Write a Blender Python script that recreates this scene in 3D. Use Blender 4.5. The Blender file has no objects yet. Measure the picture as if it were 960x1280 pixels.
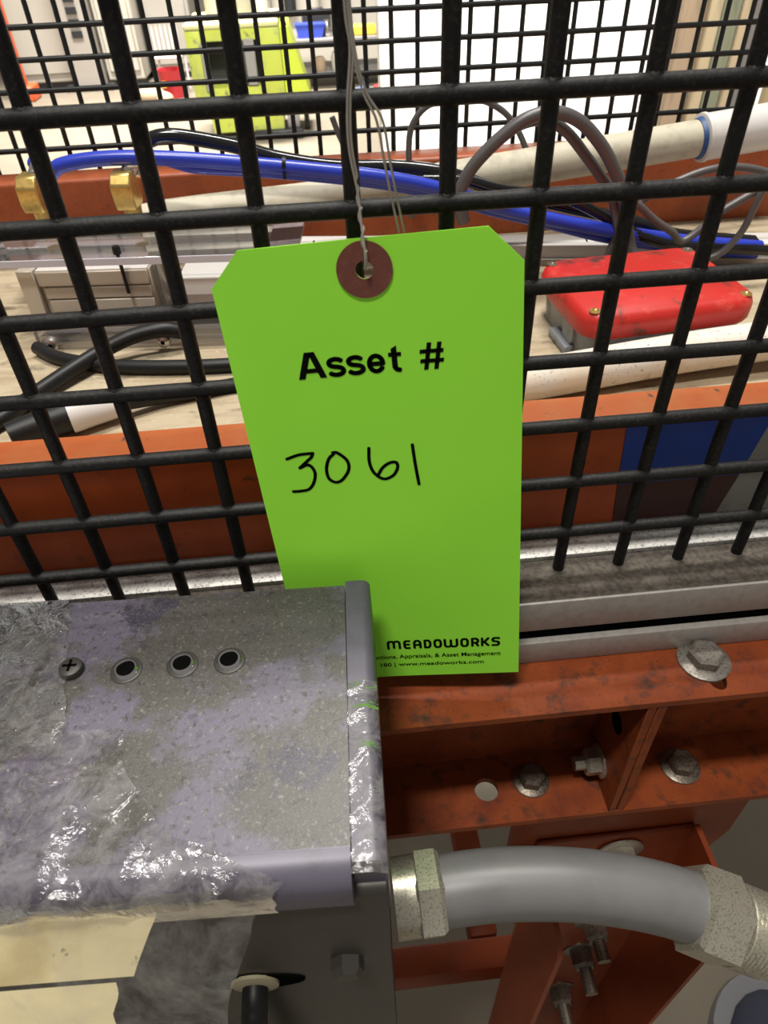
import bpy, bmesh, math, random
from mathutils import Vector, Matrix, noise
random.seed(7)
S = bpy.context.scene
COL = S.collection

# ------------------------------------------------------------------ camera, world, lights, exposure
cam_d = bpy.data.cameras.new('camera'); cam = bpy.data.objects.new('camera', cam_d); COL.objects.link(cam)
cam.location = (-0.0202, -0.1895, 0.1874)
cam.rotation_euler = (math.radians(48.176), math.radians(1.795), math.radians(-5.384))
cam_d.sensor_fit = 'HORIZONTAL'; cam_d.sensor_width = 36.0; cam_d.lens = 872 / 960 * 36.0
cam_d.clip_start = 0.01; cam_d.clip_end = 60
cam_d.dof.use_dof = True; cam_d.dof.focus_distance = 0.27; cam_d.dof.aperture_fstop = 40
S.camera = cam

W = bpy.data.worlds.new('hall_ambient'); S.world = W; W.use_nodes = True
W.node_tree.nodes['Background'].inputs[0].default_value = (1.0, 0.965, 0.91, 1)
W.node_tree.nodes['Background'].inputs[1].default_value = 0.25

def area_lamp(name, loc, size, power, col=(1, 0.965, 0.91), tilt=0, spread=180):
    l = bpy.data.lights.new(name, 'AREA'); l.shape = 'RECTANGLE'; l.size, l.size_y = size
    l.energy = power; l.color = col; l.spread = math.radians(spread)
    o = bpy.data.objects.new(name, l); COL.objects.link(o); o.location = loc; o.rotation_euler = (math.radians(tilt), 0, 0)
    return o
area_lamp('ceiling_lamp_deck', (0.25, 0.85, 3.0), (1.2, 0.30), 112)
area_lamp('ceiling_lamp_aisle', (-0.50, -0.66, 3.0), (0.55, 0.22), 72)
area_lamp('added_flood_partition', (0.8, 1.3, 2.7), (1.8, 0.4), 92, tilt=38, spread=75)  # added unseen lamp, aimed to brighten the partition and spare the near floor
area_lamp('added_fill_far', (-0.9, 5.2, 3.2), (2.4, 0.6), 255, spread=85)  # added unseen lamp for the far floor, spread narrowed to miss the deck
S.view_settings.view_transform = 'Standard'; S.view_settings.look = 'None'
S.view_settings.gamma = 1.0; S.view_settings.use_curve_mapping = False
S.view_settings.exposure = 0.0

# ------------------------------------------------------------------ materials
MATS = {}
def mat(name, col, rough=0.5, metal=0.0, layers=(), bump=None, spec=0.5, rvar=None, coat=0.0):
    """layers: (scale, colour, lo, hi, detail[, stretch]) noise masks mixed over col; bump: (scale, strength, distance)."""
    if name in MATS: return MATS[name]
    m = bpy.data.materials.new(name); m.use_nodes = True; nt = m.node_tree; N = nt.nodes; L = nt.links
    b = N['Principled BSDF']
    b.inputs['Roughness'].default_value = rough; b.inputs['Metallic'].default_value = metal
    b.inputs['Specular IOR Level'].default_value = spec; b.inputs['Coat Weight'].default_value = coat
    b.inputs['Coat Roughness'].default_value = 0.08
    tc = N.new('ShaderNodeTexCoord')
    def nz(scale, detail=4, stretch=(1, 1, 1), off=0.0):
        mp = N.new('ShaderNodeMapping'); mp.inputs['Scale'].default_value = stretch; mp.inputs['Location'].default_value = (off, off * .7, off * .3)
        n = N.new('ShaderNodeTexNoise'); n.inputs['Scale'].default_value = scale; n.inputs['Detail'].default_value = detail
        n.inputs['Roughness'].default_value = 0.6
        L.new(tc.outputs['Object'], mp.inputs[0]); L.new(mp.outputs[0], n.inputs['Vector']); return n.outputs['Fac']
    cur = None
    rgb = N.new('ShaderNodeRGB'); rgb.outputs[0].default_value = (*col, 1); cur = rgb.outputs[0]
    for i, ly in enumerate(layers):
        scale, c2, lo, hi, det = ly[:5]; st = ly[5] if len(ly) > 5 else (1, 1, 1)
        f = nz(scale, det, st, 3.7 * i)
        mr = N.new('ShaderNodeMapRange'); mr.inputs[1].default_value = lo; mr.inputs[2].default_value = hi
        L.new(f, mr.inputs[0])
        mx = N.new('ShaderNodeMix'); mx.data_type = 'RGBA'
        L.new(mr.outputs[0], mx.inputs[0]); L.new(cur, mx.inputs[6]); mx.inputs[7].default_value = (*c2, 1); cur = mx.outputs[2]
    L.new(cur, b.inputs['Base Color'])
    if rvar:
        f = nz(rvar[0], 4, off=9.1); mr = N.new('ShaderNodeMapRange'); mr.inputs[1].default_value = .35; mr.inputs[2].default_value = .65
        mr.inputs[3].default_value = rvar[1]; mr.inputs[4].default_value = rvar[2]; L.new(f, mr.inputs[0]); L.new(mr.outputs[0], b.inputs['Roughness'])
    if bump:
        f = nz(bump[0], 5, off=5.3); bp = N.new('ShaderNodeBump'); bp.inputs['Strength'].default_value = bump[1]; bp.inputs['Distance'].default_value = bump[2]
        L.new(f, bp.inputs['Height']); L.new(bp.outputs[0], b.inputs['Normal'])
    MATS[name] = m; return m

def film(name, tint, gloss, rough, bump=None, haze=0.0, hazecol=(.8, .8, .8), ior=1.45, mottle=None):
    """thin clear plastic: transparent, with a glossy surface and a little milky haze."""
    m = bpy.data.materials.new(name); m.use_nodes = True; nt = m.node_tree; N = nt.nodes; L = nt.links
    N.remove(N['Principled BSDF']); out = N['Material Output']
    tr = N.new('ShaderNodeBsdfTransparent'); tr.inputs[0].default_value = (*tint, 1)
    gl = N.new('ShaderNodeBsdfGlossy'); gl.inputs['Roughness'].default_value = rough; gl.inputs[0].default_value = (1, 1, 1, 1)
    df = N.new('ShaderNodeBsdfDiffuse'); df.inputs[0].default_value = (*hazecol, 1)
    lw = N.new('ShaderNodeFresnel'); lw.inputs[0].default_value = ior
    mr = N.new('ShaderNodeMath'); mr.operation = 'ADD'; mr.use_clamp = True; mr.inputs[1].default_value = gloss; L.new(lw.outputs[0], mr.inputs[0])
    m1 = N.new('ShaderNodeMixShader'); m1.inputs[0].default_value = haze; L.new(tr.outputs[0], m1.inputs[1]); L.new(df.outputs[0], m1.inputs[2])
    if mottle:      # milky patches: (scale, lo, hi)
        tc2 = N.new('ShaderNodeTexCoord'); n2 = N.new('ShaderNodeTexNoise'); n2.inputs['Scale'].default_value = mottle[0]; n2.inputs['Detail'].default_value = 7
        n2.inputs['Roughness'].default_value = .7; n2.inputs['Distortion'].default_value = .6; L.new(tc2.outputs['Object'], n2.inputs['Vector'])
        r2 = N.new('ShaderNodeMapRange'); r2.inputs[1].default_value = .42; r2.inputs[2].default_value = .72; r2.inputs[3].default_value = mottle[1]; r2.inputs[4].default_value = mottle[2]
        L.new(n2.outputs['Fac'], r2.inputs[0]); L.new(r2.outputs[0], m1.inputs[0])
    m2 = N.new('ShaderNodeMixShader'); L.new(mr.outputs[0], m2.inputs[0]); L.new(m1.outputs[0], m2.inputs[1]); L.new(gl.outputs[0], m2.inputs[2])
    L.new(m2.outputs[0], out.inputs[0])
    if bump:
        tc = N.new('ShaderNodeTexCoord'); n = N.new('ShaderNodeTexNoise'); n.inputs['Scale'].default_value = bump[0]; n.inputs['Detail'].default_value = 4
        n.inputs['Distortion'].default_value = 1.5
        L.new(tc.outputs['Object'], n.inputs['Vector']); bp = N.new('ShaderNodeBump'); bp.inputs['Strength'].default_value = bump[1]; bp.inputs['Distance'].default_value = bump[2]
        L.new(n.outputs['Fac'], bp.inputs['Height'])
        for s in (gl, df): L.new(bp.outputs[0], s.inputs['Normal'])
        L.new(bp.outputs[0], lw.inputs['Normal'])
    MATS[name] = m; return m

M_WIRE = mat('black_vinyl_wire', (.006, .0055, .005), .55, layers=[(900, (.032, .026, .020), .52, .75, 6)], bump=(700, .25, .0006), spec=.28)
M_WIRE2 = mat('black_wire_far', (.008, .011, .011), .45)
M_ORANGE = mat('orange_paint', (.50, .080, .010), .42, layers=[(25, (.40, .060, .008), .45, .7, 4), (130, (.10, .035, .018), .62, .78, 6)], bump=(300, .08, .0005))
M_ORANGE_DIRTY = mat('orange_paint_dirty', (.33, .072, .018), .45, layers=[(40, (.25, .05, .013), .45, .7, 4), (300, (.09, .03, .015), .58, .75, 7)], bump=(300, .1, .0005))
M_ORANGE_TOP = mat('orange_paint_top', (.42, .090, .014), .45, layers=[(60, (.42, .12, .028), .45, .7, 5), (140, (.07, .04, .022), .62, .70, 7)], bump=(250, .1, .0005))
M_ALU = mat('satin_aluminium', (.36, .335, .30), .45, .25, layers=[(300, (.30, .275, .25), .45, .7, 4)], bump=(500, .06, .0004))
M_DIRT = mat('dirty_aluminium', (.085, .070, .054), .85, 0, layers=[(500, (.04, .032, .024), .4, .62, 7), (80, (.12, .10, .08), .55, .75, 4)], bump=(500, .4, .0008))
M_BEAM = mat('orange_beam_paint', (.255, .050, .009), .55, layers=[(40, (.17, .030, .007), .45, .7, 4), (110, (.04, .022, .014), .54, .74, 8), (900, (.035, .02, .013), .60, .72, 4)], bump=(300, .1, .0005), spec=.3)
M_GALV = mat('galvanised_steel', (.62, .60, .56), .5, .25, layers=[(900, (.26, .24, .21), .52, .66, 3), (200, (.75, .73, .69), .55, .7, 3)], bump=(700, .2, .0005))
M_ZINC = mat('zinc_plated', (.50, .47, .38), .35, .75, layers=[(1300, (.24, .22, .17), .5, .68, 5)], bump=(600, .2, .0004))
M_BOLT = mat('old_steel_bolt', (.22, .19, .15), .4, .7, layers=[(900, (.10, .065, .045), .45, .65, 5)], bump=(500, .3, .0004))
M_STEEL = mat('bright_steel', (.6, .58, .55), .25, .9)
M_BRASS = mat('brass', (.72, .50, .16), .28, .85, layers=[(300, (.55, .36, .10), .5, .7, 3)])
M_BLUE = mat('blue_hose', (.022, .045, .42), .28)
M_BLACK = mat('black_rubber', (.008, .008, .008), .45, layers=[(300, (.03, .027, .024), .6, .8, 4)], spec=.3)
M_BLACKG = mat('black_glossy_hose', (.01, .01, .011), .15)
M_GREYCABLE = mat('grey_cable', (.085, .078, .076), .38)
M_DECK = mat('plywood_deck', (.40, .33, .22), .75, layers=[(20, (.31, .24, .15), .42, .62, 5, (1, 6, 1)), (38, (.10, .075, .045), .56, .72, 7, (1, 2.0, 1)), (300, (.46, .39, .28), .6, .75, 3)], bump=(200, .15, .0006))
M_PVC = mat('dirty_pvc', (.66, .63, .55), .45, layers=[(90, (.42, .28, .12), .62, .8, 6, (1, .35, .35)), (500, (.22, .18, .13), .60, .70, 3), (40, (.66, .58, .44), .5, .7, 4)])
M_PVC2 = mat('beige_pvc', (.50, .46, .35), .6, layers=[(70, (.34, .30, .22), .5, .75, 5)], bump=(120, .15, .002))
M_WHITE = mat('white_plastic', (.62, .60, .57), .35, layers=[(300, (.6, .57, .52), .62, .75, 3)])
M_RED = mat('red_enamel', (.46, .020, .014), .42, layers=[(70, (.55, .075, .05), .55, .7, 5), (55, (.10, .028, .020), .57, .66, 9), (60, (.50, .018, .014), .5, .7, 3)], bump=(200, .08, .0006))
M_CASTGREY = mat('grey_cast_metal', (.23, .245, .26), .45, .1, layers=[(60, (.07, .07, .07), .52, .68, 7)], bump=(300, .2, .0008))
M_MAUVE = mat('mauve_plate', (.36, .31, .32), .4, .2, layers=[(60, (.30, .25, .26), .4, .7, 4, (4, 1, 1))])
M_ALUBLOCK = mat('anodised_block', (.56, .51, .42), .45, .25)
M_WHITEBLOCK = mat('white_machined_top', (.78, .76, .72), .35, .1)
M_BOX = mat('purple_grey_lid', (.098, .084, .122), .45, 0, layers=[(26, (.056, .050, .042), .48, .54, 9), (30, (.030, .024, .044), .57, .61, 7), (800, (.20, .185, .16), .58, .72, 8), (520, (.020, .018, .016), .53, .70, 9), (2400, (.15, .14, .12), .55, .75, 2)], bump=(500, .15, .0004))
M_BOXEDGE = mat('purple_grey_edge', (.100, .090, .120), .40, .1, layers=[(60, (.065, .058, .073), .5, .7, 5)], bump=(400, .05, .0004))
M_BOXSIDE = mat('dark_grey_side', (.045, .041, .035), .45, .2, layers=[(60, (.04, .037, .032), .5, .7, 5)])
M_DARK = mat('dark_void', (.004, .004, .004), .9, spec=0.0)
M_CHROME = mat('chrome_ring', (.62, .60, .60), .18, 1)
M_PAPER = mat('aged_paper', (.74, .66, .42), .5, layers=[(40, (.60, .50, .27), .52, .7, 5), (35, (.42, .40, .22), .64, .74, 5), (300, (.30, .27, .18), .70, .76, 3)])
M_TAG = mat('green_card', (.35, .90, .055), .62, layers=[(8, (.33, .86, .050), .45, .6, 3)], spec=.3, bump=(900, .05, .0002))
M_INK = mat('black_ink', (.006, .006, .005), .9, spec=0.0)
M_RING = mat('brown_fibre_ring', (.155, .045, .030), .7, layers=[(500, (.20, .065, .045), .5, .7, 4)])
M_STRING = mat('tag_wire_metal', (.52, .48, .42), .35, .7)
M_CONDUIT = mat('grey_pvc_conduit', (.130, .126, .124), .42, layers=[(40, (.112, .108, .107), .45, .65, 4), (260, (.13, .12, .115), .62, .75, 5)], bump=(400, .06, .0004))
M_FLOOR = mat('concrete_floor', (.205, .175, .128), .65, layers=[(1.4, (.18, .152, .110), .4, .65, 5), (6, (.235, .205, .155), .55, .75, 4)], bump=(30, .05, .002))
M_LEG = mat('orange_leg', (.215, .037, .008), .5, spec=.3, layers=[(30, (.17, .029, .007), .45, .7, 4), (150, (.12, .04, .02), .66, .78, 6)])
M_PATCHBLUE = mat('blue_patch', (.012, .055, .33), .4)
M_PATCHDARK = mat('maroon_patch', (.060, .016, .010), .45)
M_PATCHGREY = mat('grey_patch', (.30, .285, .25), .5, layers=[(120, (.22, .21, .18), .5, .7, 4)])
M_LIME = mat('lime_paint', (.40, .46, .06), .5, layers=[(8, (.30, .34, .09), .48, .66, 6), (18, (.12, .115, .07), .60, .70, 5)])
M_LIMEB = mat('lime_paint_bright', (.50, .60, .05), .4)
M_CAB = mat('grey_cabinet', (.36, .33, .29), .5, layers=[(3, (.31, .285, .255), .4, .7, 3)])
M_CABL = mat('light_cabinet', (.46, .43, .37), .5)
M_WALLP = mat('white_panel', (.86, .86, .83), .5, layers=[(14, (.55, .54, .50), .70, .74, 6)])
M_WALL = mat('cream_wall', (.62, .56, .46), .7)
M_FARRED = mat('far_red', (.45, .02, .03), .45)
M_FARORANGE = mat('far_orange', (.62, .10, .03), .5)
M_FARBLUE = mat('far_blue', (.03, .06, .42), .5)
M_FARYEL = mat('far_yellow', (.85, .55, .05), .5)
M_FARGREY = mat('far_grey', (.22, .21, .20), .5)
M_FARDARK = mat('far_dark', (.02, .02, .022), .5)
M_FARTAN = mat('far_tan', (.36, .26, .17), .7)
M_CLEAR = film('clear_acrylic', (.90, .89, .89), .06, .06, haze=.06, hazecol=(.75, .72, .72))
M_CLEARTUBE = film('clear_tube', (.85, .83, .80), .14, .08, haze=.18, hazecol=(.7, .68, .64))
M_TAPE = film('crinkled_tape', (.88, .87, .86), .0, .13, bump=(150, .40, .0016), haze=.07, hazecol=(.48, .46, .46), ior=1.36, mottle=(110, .0, .34))
M_TAPEFLAT = film('flat_tape', (.93, .92, .94), .0, .25, haze=.04, hazecol=(.4, .38, .42), ior=1.18)
M_TAPEDRAPE = film('hanging_film', (.86, .84, .80), .0, .14, bump=(110, .22, .0014), haze=.05, hazecol=(.34, .32, .29), ior=1.30, mottle=(60, .03, .30))
def plank_mat(name, c):
    c = tuple(x * .55 for x in c)
    return mat(name, c, .75, layers=[(9, tuple(x * .6 for x in c), .5, .75, 5, (4, 4, .5)), (20, tuple(x * .35 for x in c), .68, .78, 4)])

# ------------------------------------------------------------------ mesh helpers
class B:
    def __init__(s): s.bm = bmesh.new()
    def box(s, x0, x1, y0, y1, z0, z1, bev=0.0, seg=2):
        c = [s.bm.verts.new((x, y, z)) for z in (z0, z1) for y in (y0, y1) for x in (x0, x1)]
        fs = [(0, 2, 3, 1), (4, 5, 7, 6), (0, 1, 5, 4), (2, 6, 7, 3), (0, 4, 6, 2), (1, 3, 7, 5)]
        nf = [s.bm.faces.new([c[i] for i in f]) for f in fs]
        if bev > 0:
            es = {e for f in nf for e in f.edges}
            bmesh.ops.bevel(s.bm, geom=list(es), offset=bev, segments=seg, affect='EDGES', profile=.5)
        return s
    def prism(s, poly, axis, a0, a1):
        """poly: 2D points in the plane of the other two axes (in x,y,z order), extruded along axis."""
        def P(p, a):
            q = list(p); q.insert('xyz'.index(axis), a); return q
        A = [s.bm.verts.new(P(p, a0)) for p in poly]; Bv = [s.bm.verts.new(P(p, a1)) for p in poly]
        s.bm.faces.new(A); s.bm.faces.new(Bv[::-1]); n = len(poly)
        for i in range(n): s.bm.faces.new([A[i], A[(i + 1) % n], Bv[(i + 1) % n], Bv[i]])
        return s
    def cyl(s, p0, p1, r0, r1=None, seg=16, rot=0.0, cap=True):
        p0, p1 = Vector(p0), Vector(p1); r1 = r0 if r1 is None else r1
        d = (p1 - p0).normalized(); u = d.orthogonal().normalized(); v = d.cross(u)
        R = []
        for p, r in ((p0, r0), (p1, r1)):
            R.append([s.bm.verts.new(p + (u * math.cos(rot + 2 * math.pi * i / seg) + v * math.sin(rot + 2 * math.pi * i / seg)) * r) for i in range(seg)])
        for i in range(seg): s.bm.faces.new([R[0][i], R[0][(i + 1) % seg], R[1][(i + 1) % seg], R[1][i]])
        if cap: s.bm.faces.new(R[0][::-1]); s.bm.faces.new(R[1])
        return s
    def lathe(s, p0, p1, prof, seg=24, cap=True):
        """prof: (t along p0->p1 in metres, radius)"""
        p0, p1 = Vector(p0), Vector(p1); d = (p1 - p0).normalized(); u = d.orthogonal().normalized(); v = d.cross(u)
        R = [[s.bm.verts.new(p0 + d * t + (u * math.cos(2 * math.pi * i / seg) + v * math.sin(2 * math.pi * i / seg)) * r) for i in range(seg)] for t, r in prof]
        for a, b in zip(R, R[1:]):
            for i in range(seg): s.bm.faces.new([a[i], a[(i + 1) % seg], b[(i + 1) % seg], b[i]])
        if cap and prof[0][1] > 1e-6: s.bm.faces.new(R[0][::-1])
        if cap and prof[-1][1] > 1e-6: s.bm.faces.new(R[-1])
        return s
    def tube(s, pts, r, seg=12, sub=8, cap=True):
        pts = spline(pts, sub) if sub > 1 else [Vector(p) for p in pts]
        rr = r if callable(r) else (lambda t: r)
        n = len(pts); prev = None; R = []
        for i, p in enumerate(pts):
            d = (pts[min(i + 1, n - 1)] - pts[max(i - 1, 0)]).normalized()
            u = d.orthogonal().normalized() if prev is None else (prev - d * prev.dot(d)).normalized()
            prev = u; v = d.cross(u); q = rr(i / (n - 1))
            R.append([s.bm.verts.new(p + (u * math.cos(2 * math.pi * k / seg) + v * math.sin(2 * math.pi * k / seg)) * q) for k in range(seg)])
        for a, b in zip(R, R[1:]):
            for k in range(seg): s.bm.faces.new([a[k], a[(k + 1) % seg], b[(k + 1) % seg], b[k]])
        if cap: s.bm.faces.new(R[0][::-1]); s.bm.faces.new(R[-1])
        return s
    def ball(s, c, r, sx=1, sy=1, sz=1, seg=10):
        bmesh.ops.create_uvsphere(s.bm, u_segments=seg, v_segments=max(4, seg // 2), radius=r, matrix=Matrix.Translation(c) @ Matrix.Diagonal((sx, sy, sz, 1)))
        return s
    def holeplate(s, x0, x1, y0, y1, z0, z1, holes, seg=20):
        """flat plate with elliptic holes (cx, cy, rx, ry); holes must be in order along x and not overlap in x."""
        def tile(a, b, h):
            cx, cy, rx, ry = h
            angs = [2 * math.pi * (k + .5) / seg for k in range(seg)] + [math.atan2(yy - cy, xx - cx) % (2 * math.pi) for xx in (a, b) for yy in (y0, y1)]
            angs = sorted(set(round(t, 6) for t in angs)); n = len(angs); ring_in, ring_out = [], []
            for z in (z0, z1):
                inn, out = [], []
                for t in angs:
                    c, sn = math.cos(t), math.sin(t)
                    inn.append(s.bm.verts.new((cx + rx * c, cy + ry * sn, z)))
                    kx = ((b - cx) if c > 0 else (cx - a)) / max(abs(c), 1e-9); ky = ((y1 - cy) if sn > 0 else (cy - y0)) / max(abs(sn), 1e-9)
                    m = min(kx, ky); out.append(s.bm.verts.new((cx + m * c, cy + m * sn, z)))
                ring_in.append(inn); ring_out.append(out)
            for k in range(n):
                j = (k + 1) % n
                s.bm.faces.new([ring_in[1][k], ring_in[1][j], ring_out[1][j], ring_out[1][k]])
                s.bm.faces.new([ring_in[0][j], ring_in[0][k], ring_out[0][k], ring_out[0][j]])
                s.bm.faces.new([ring_in[0][k], ring_in[0][j], ring_in[1][j], ring_in[1][k]])
                s.bm.faces.new([ring_out[0][j], ring_out[0][k], ring_out[1][k], ring_out[1][j]])
        x = x0
        for h in holes:
            a, b = h[0] - h[2] * 1.6, h[0] + h[2] * 1.6
            if a > x: s.box(x, a, y0, y1, z0, z1)
            tile(a, b, h); x = b
        if x < x1: s.box(x, x1, y0, y1, z0, z1)
        return s
    def strokes(s, lines, w, f, ends=True):
        """flat ribbons of width w along 2D polylines, mapped through f(u, v)."""
        for ln in lines:
            for (a, b) in zip(ln, ln[1:]):
                a2, b2 = Vector(a), Vector(b); d = b2 - a2
                if d.length < 1e-9: continue
                n = Vector((-d.y, d.x)).normalized() * w / 2
                s.bm.faces.new([s.bm.verts.new(f(*p)) for p in (a2 - n, b2 - n, b2 + n, a2 + n)])
            for a in (ln if ends else ln[1:-1]):
                s.bm.faces.new([s.bm.verts.new(f(a[0] + w / 2 * math.cos(t * math.pi / 4), a[1] + w / 2 * math.sin(t * math.pi / 4))) for t in range(8)])
        return s

def spline(pts, sub=8):
    P = [Vector(p) for p in pts]; P = [P[0] * 2 - P[1]] + P + [P[-1] * 2 - P[-2]]; out = []
    for i in range(1, len(P) - 2):
        for k in range(sub):
            t = k / sub; a, b, c, d = P[i - 1], P[i], P[i + 1], P[i + 2]
            out.append(.5 * ((2 * b) + (c - a) * t + (2 * a - 5 * b + 4 * c - d) * t * t + (3 * b - a - 3 * c + d) * t ** 3))
    out.append(P[-2]); return out

def finish(b, name, m, smooth=True, norm=True):
    bm = b.bm if isinstance(b, B) else b
    if norm: bmesh.ops.recalc_face_normals(bm, faces=bm.faces)
    me = bpy.data.meshes.new(name); bm.to_mesh(me); bm.free()
    if smooth:
        for p in me.polygons: p.use_smooth = True
        try: me.set_sharp_from_angle(angle=math.radians(38))
        except Exception: pass
    me.materials.append(m); o = bpy.data.objects.new(name, me); COL.objects.link(o); return o

def root_loc(o):
    v = Vector((0, 0, 0))
    while o is not None: v += o.location; o = o.parent
    return v
def part(name, b, m, parent, world=True, smooth=True, norm=True):
    """a child mesh; with world=True its vertices are given in world coordinates (parents unrotated)."""
    o = finish(b, name, m, smooth, norm)
    if world:
        o.data.transform(Matrix.Translation(-root_loc(parent)))
    o.parent = parent; return o
def tag(o, label, cat, group=None, kind=None):
    o['label'] = label; o['category'] = cat
    if group: o['group'] = group
    if kind: o['kind'] = kind
    return o
def thing(name, label, cat, loc=(0, 0, 0), rotz=0.0, group=None):
    o = bpy.data.objects.new(name, None); COL.objects.link(o); o.empty_display_size = .02
    o.location = loc; o.rotation_euler = (0, 0, rotz); return tag(o, label, cat, group)
def single(name, b, m, label, cat, group=None, kind=None, smooth=True, norm=True):
    """a top-level thing of one mesh, origin moved to its base centre."""
    o = finish(b, name, m, smooth, norm); me = o.data
    xs = [v.co for v in me.vertices]
    c = Vector(((min(v.x for v in xs) + max(v.x for v in xs)) / 2, (min(v.y for v in xs) + max(v.y for v in xs)) / 2, min(v.z for v in xs)))
    me.transform(Matrix.Translation(-c)); o.location = c
    return tag(o, label, cat, group, kind)

def hexbolt(parent, p, d, r=.0065, h=.005, washer=.0095, m=None, name='bolt', stud=0.0):
    """hex head standing at p along direction d, with a washer and an optional stud end."""
    m = m or M_BOLT; p = Vector(p); d = Vector(d).normalized(); b = B()
    b.lathe(p + d * .0015, p + d * (.0015 + h), [(0, r), (h * .8, r), (h, r * .82)], seg=6)
    if stud: b.cyl(p + d * (.001 + h), p + d * (.0015 + h + stud), r * .52, seg=12)
    o = part(name, b, m, parent, smooth=False)
    if washer:
        w = B().lathe(p, p + d * .0016, [(0, washer), (.001, washer), (.0016, washer * .9)], seg=24); part('washer', w, m, o)
    return o

# ================================================================== SETTING
FZ = -0.95
fl = finish(B().box(-5, 6, -2.5, 9.0, FZ - .05, FZ), 'floor', M_FLOOR); fl['kind'] = 'structure'
fl['label'] = 'beige concrete workshop floor'
wl = finish(B().box(-5, 6, 9.0, 9.1, FZ, 3.4), 'wall_back', M_WALL); wl['kind'] = 'structure'; wl['label'] = 'cream workshop wall far behind the machines'

# ================================================================== ORANGE SUPPORT BEAM (C section) UNDER THE FRONT MESH
ZT, ZB = -.057, -.151
beam = thing('support_beam', 'orange painted steel channel beam carrying the grey rail and front mesh', 'beam', (0, -.026, ZB))
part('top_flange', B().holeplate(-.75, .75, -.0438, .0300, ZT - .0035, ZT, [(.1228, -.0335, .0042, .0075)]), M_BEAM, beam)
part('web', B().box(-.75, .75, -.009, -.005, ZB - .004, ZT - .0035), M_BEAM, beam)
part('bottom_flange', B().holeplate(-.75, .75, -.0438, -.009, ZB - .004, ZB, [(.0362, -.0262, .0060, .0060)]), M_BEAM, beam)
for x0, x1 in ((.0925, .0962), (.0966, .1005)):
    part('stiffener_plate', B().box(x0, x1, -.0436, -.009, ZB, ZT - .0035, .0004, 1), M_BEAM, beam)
hexbolt(beam, (.1213, -.0265, ZT), (0, 0, 1), .0072, .0052, .0108, mat('dull_steel_bolt', (.26, .235, .20), .45, .6, layers=[(900, (.14, .12, .10), .5, .65, 4)]))
hexbolt(beam, (.0593, -.0240, ZB), (0, 0, 1), .0066, .0062, .0092)
hexbolt(beam, (.1362, -.0250, ZB), (0, 0, 1), .0068, .0062, .0098)
nut = hexbolt(beam, (.0924, -.0245, -.1370), (-1, 0, 0), .0068, .0068, .0085, M_ZINC, 'nut', stud=.005)
hexbolt(beam, (.0840, -.0290, ZT - .0036), (0, 0, -1), .0062, .0045, .0085, M_ZINC, 'nut')
part('plate_slot', B().lathe((.0921, -.0270, -.098), (.0924, -.0270, -.098), [(0, .0055), (.0003, .0055)]), M_DARK, beam)

# grey aluminium base rail the mesh stands in, profile in (y, z)
rail = thing('base_rail', 'grey aluminium rail with a dirty ledge holding the front mesh wires', 'rail', (0, 0, ZT))
part('ledge', B().box(-.088, .75, -.0165, .0052, -.026, -.0215), M_DIRT, rail)
part('ledge', B().box(-.75, -.176, -.0165, .0052, -.026, -.0215), M_DIRT, rail)
part('slotted_ledge', B().box(-.176, -.088, -.0165, -.0005, -.026, -.0215), M_DIRT, rail)
for x in (-.176, -.149, -.1185, -.0945): part('bridge', B().box(x, x + .0055, -.0005, .0052, -.026, -.0215), M_DIRT, rail)
part('slot_floor', B().box(-.172, -.09, -.0012, .0056, -.0320, -.0300), M_GALV, rail)
part('face', B().box(-.75, .75, -.0180, -.0165, -.0375, -.0208, .0006, 2), M_ALU, rail)
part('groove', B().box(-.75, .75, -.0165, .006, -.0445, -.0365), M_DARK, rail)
part('lip', B().box(-.75, .75, -.0195, .008, -.0570, -.0437, .0008, 2), M_ALU, rail)
strip = single('galvanised_strip', B().box(-.75, .75, .0055, .0225, -.0245, -.0195, .0012, 2), M_GALV, 'speckled galvanised strip lying between the front mesh and orange tube', 'strip')

# orange tube behind the front mesh
tube = thing('frame_tube', 'orange frame tube directly behind the front mesh with a blue patch', 'tube', (0, .0325, -.0215))
part('front_wall', B().box(-.75, .75, .0229, .0420, -.0400, .0330, .0016, 3), M_ORANGE, tube)
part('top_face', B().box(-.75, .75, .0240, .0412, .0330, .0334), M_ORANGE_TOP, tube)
def quad_plate(pts, y0, y1): return B().prism([(p[0], p[1]) for p in pts], 'y', y0, y1)
part('blue_patch', quad_plate([(.0884, .0326), (.0906, .0015), (.1422, .0015), (.1475, .0326)], .0224, .0229), M_PATCHBLUE, tube)  # first of three flat coloured patches on the tube front
part('maroon_patch', quad_plate([(.0906, .0015), (.0924, -.0210), (.1378, -.0210), (.1422, .0015)], .0224, .0229), M_PATCHDARK, tube)
part('grey_patch', quad_plate([(.1475, .0326), (.1422, .0015), (.1378, -.0210), (.30, -.0210), (.30, .0326)], .0224, .0229), M_PATCHGREY, tube)

# deck and rear beam
DZ = -.035
deck = single('deck_board', B().box(-.75, .75, .0425, .3995, DZ - .012, DZ), M_DECK, 'pale stained plywood deck board between the two orange tubes', 'board')
tube2 = single('rear_frame_tube', B().box(-.75, .95, .400, .428, -.047, .028, .003, 3), M_ORANGE_DIRTY, 'orange frame tube at the back of the deck before the rear mesh', 'tube')

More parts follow.
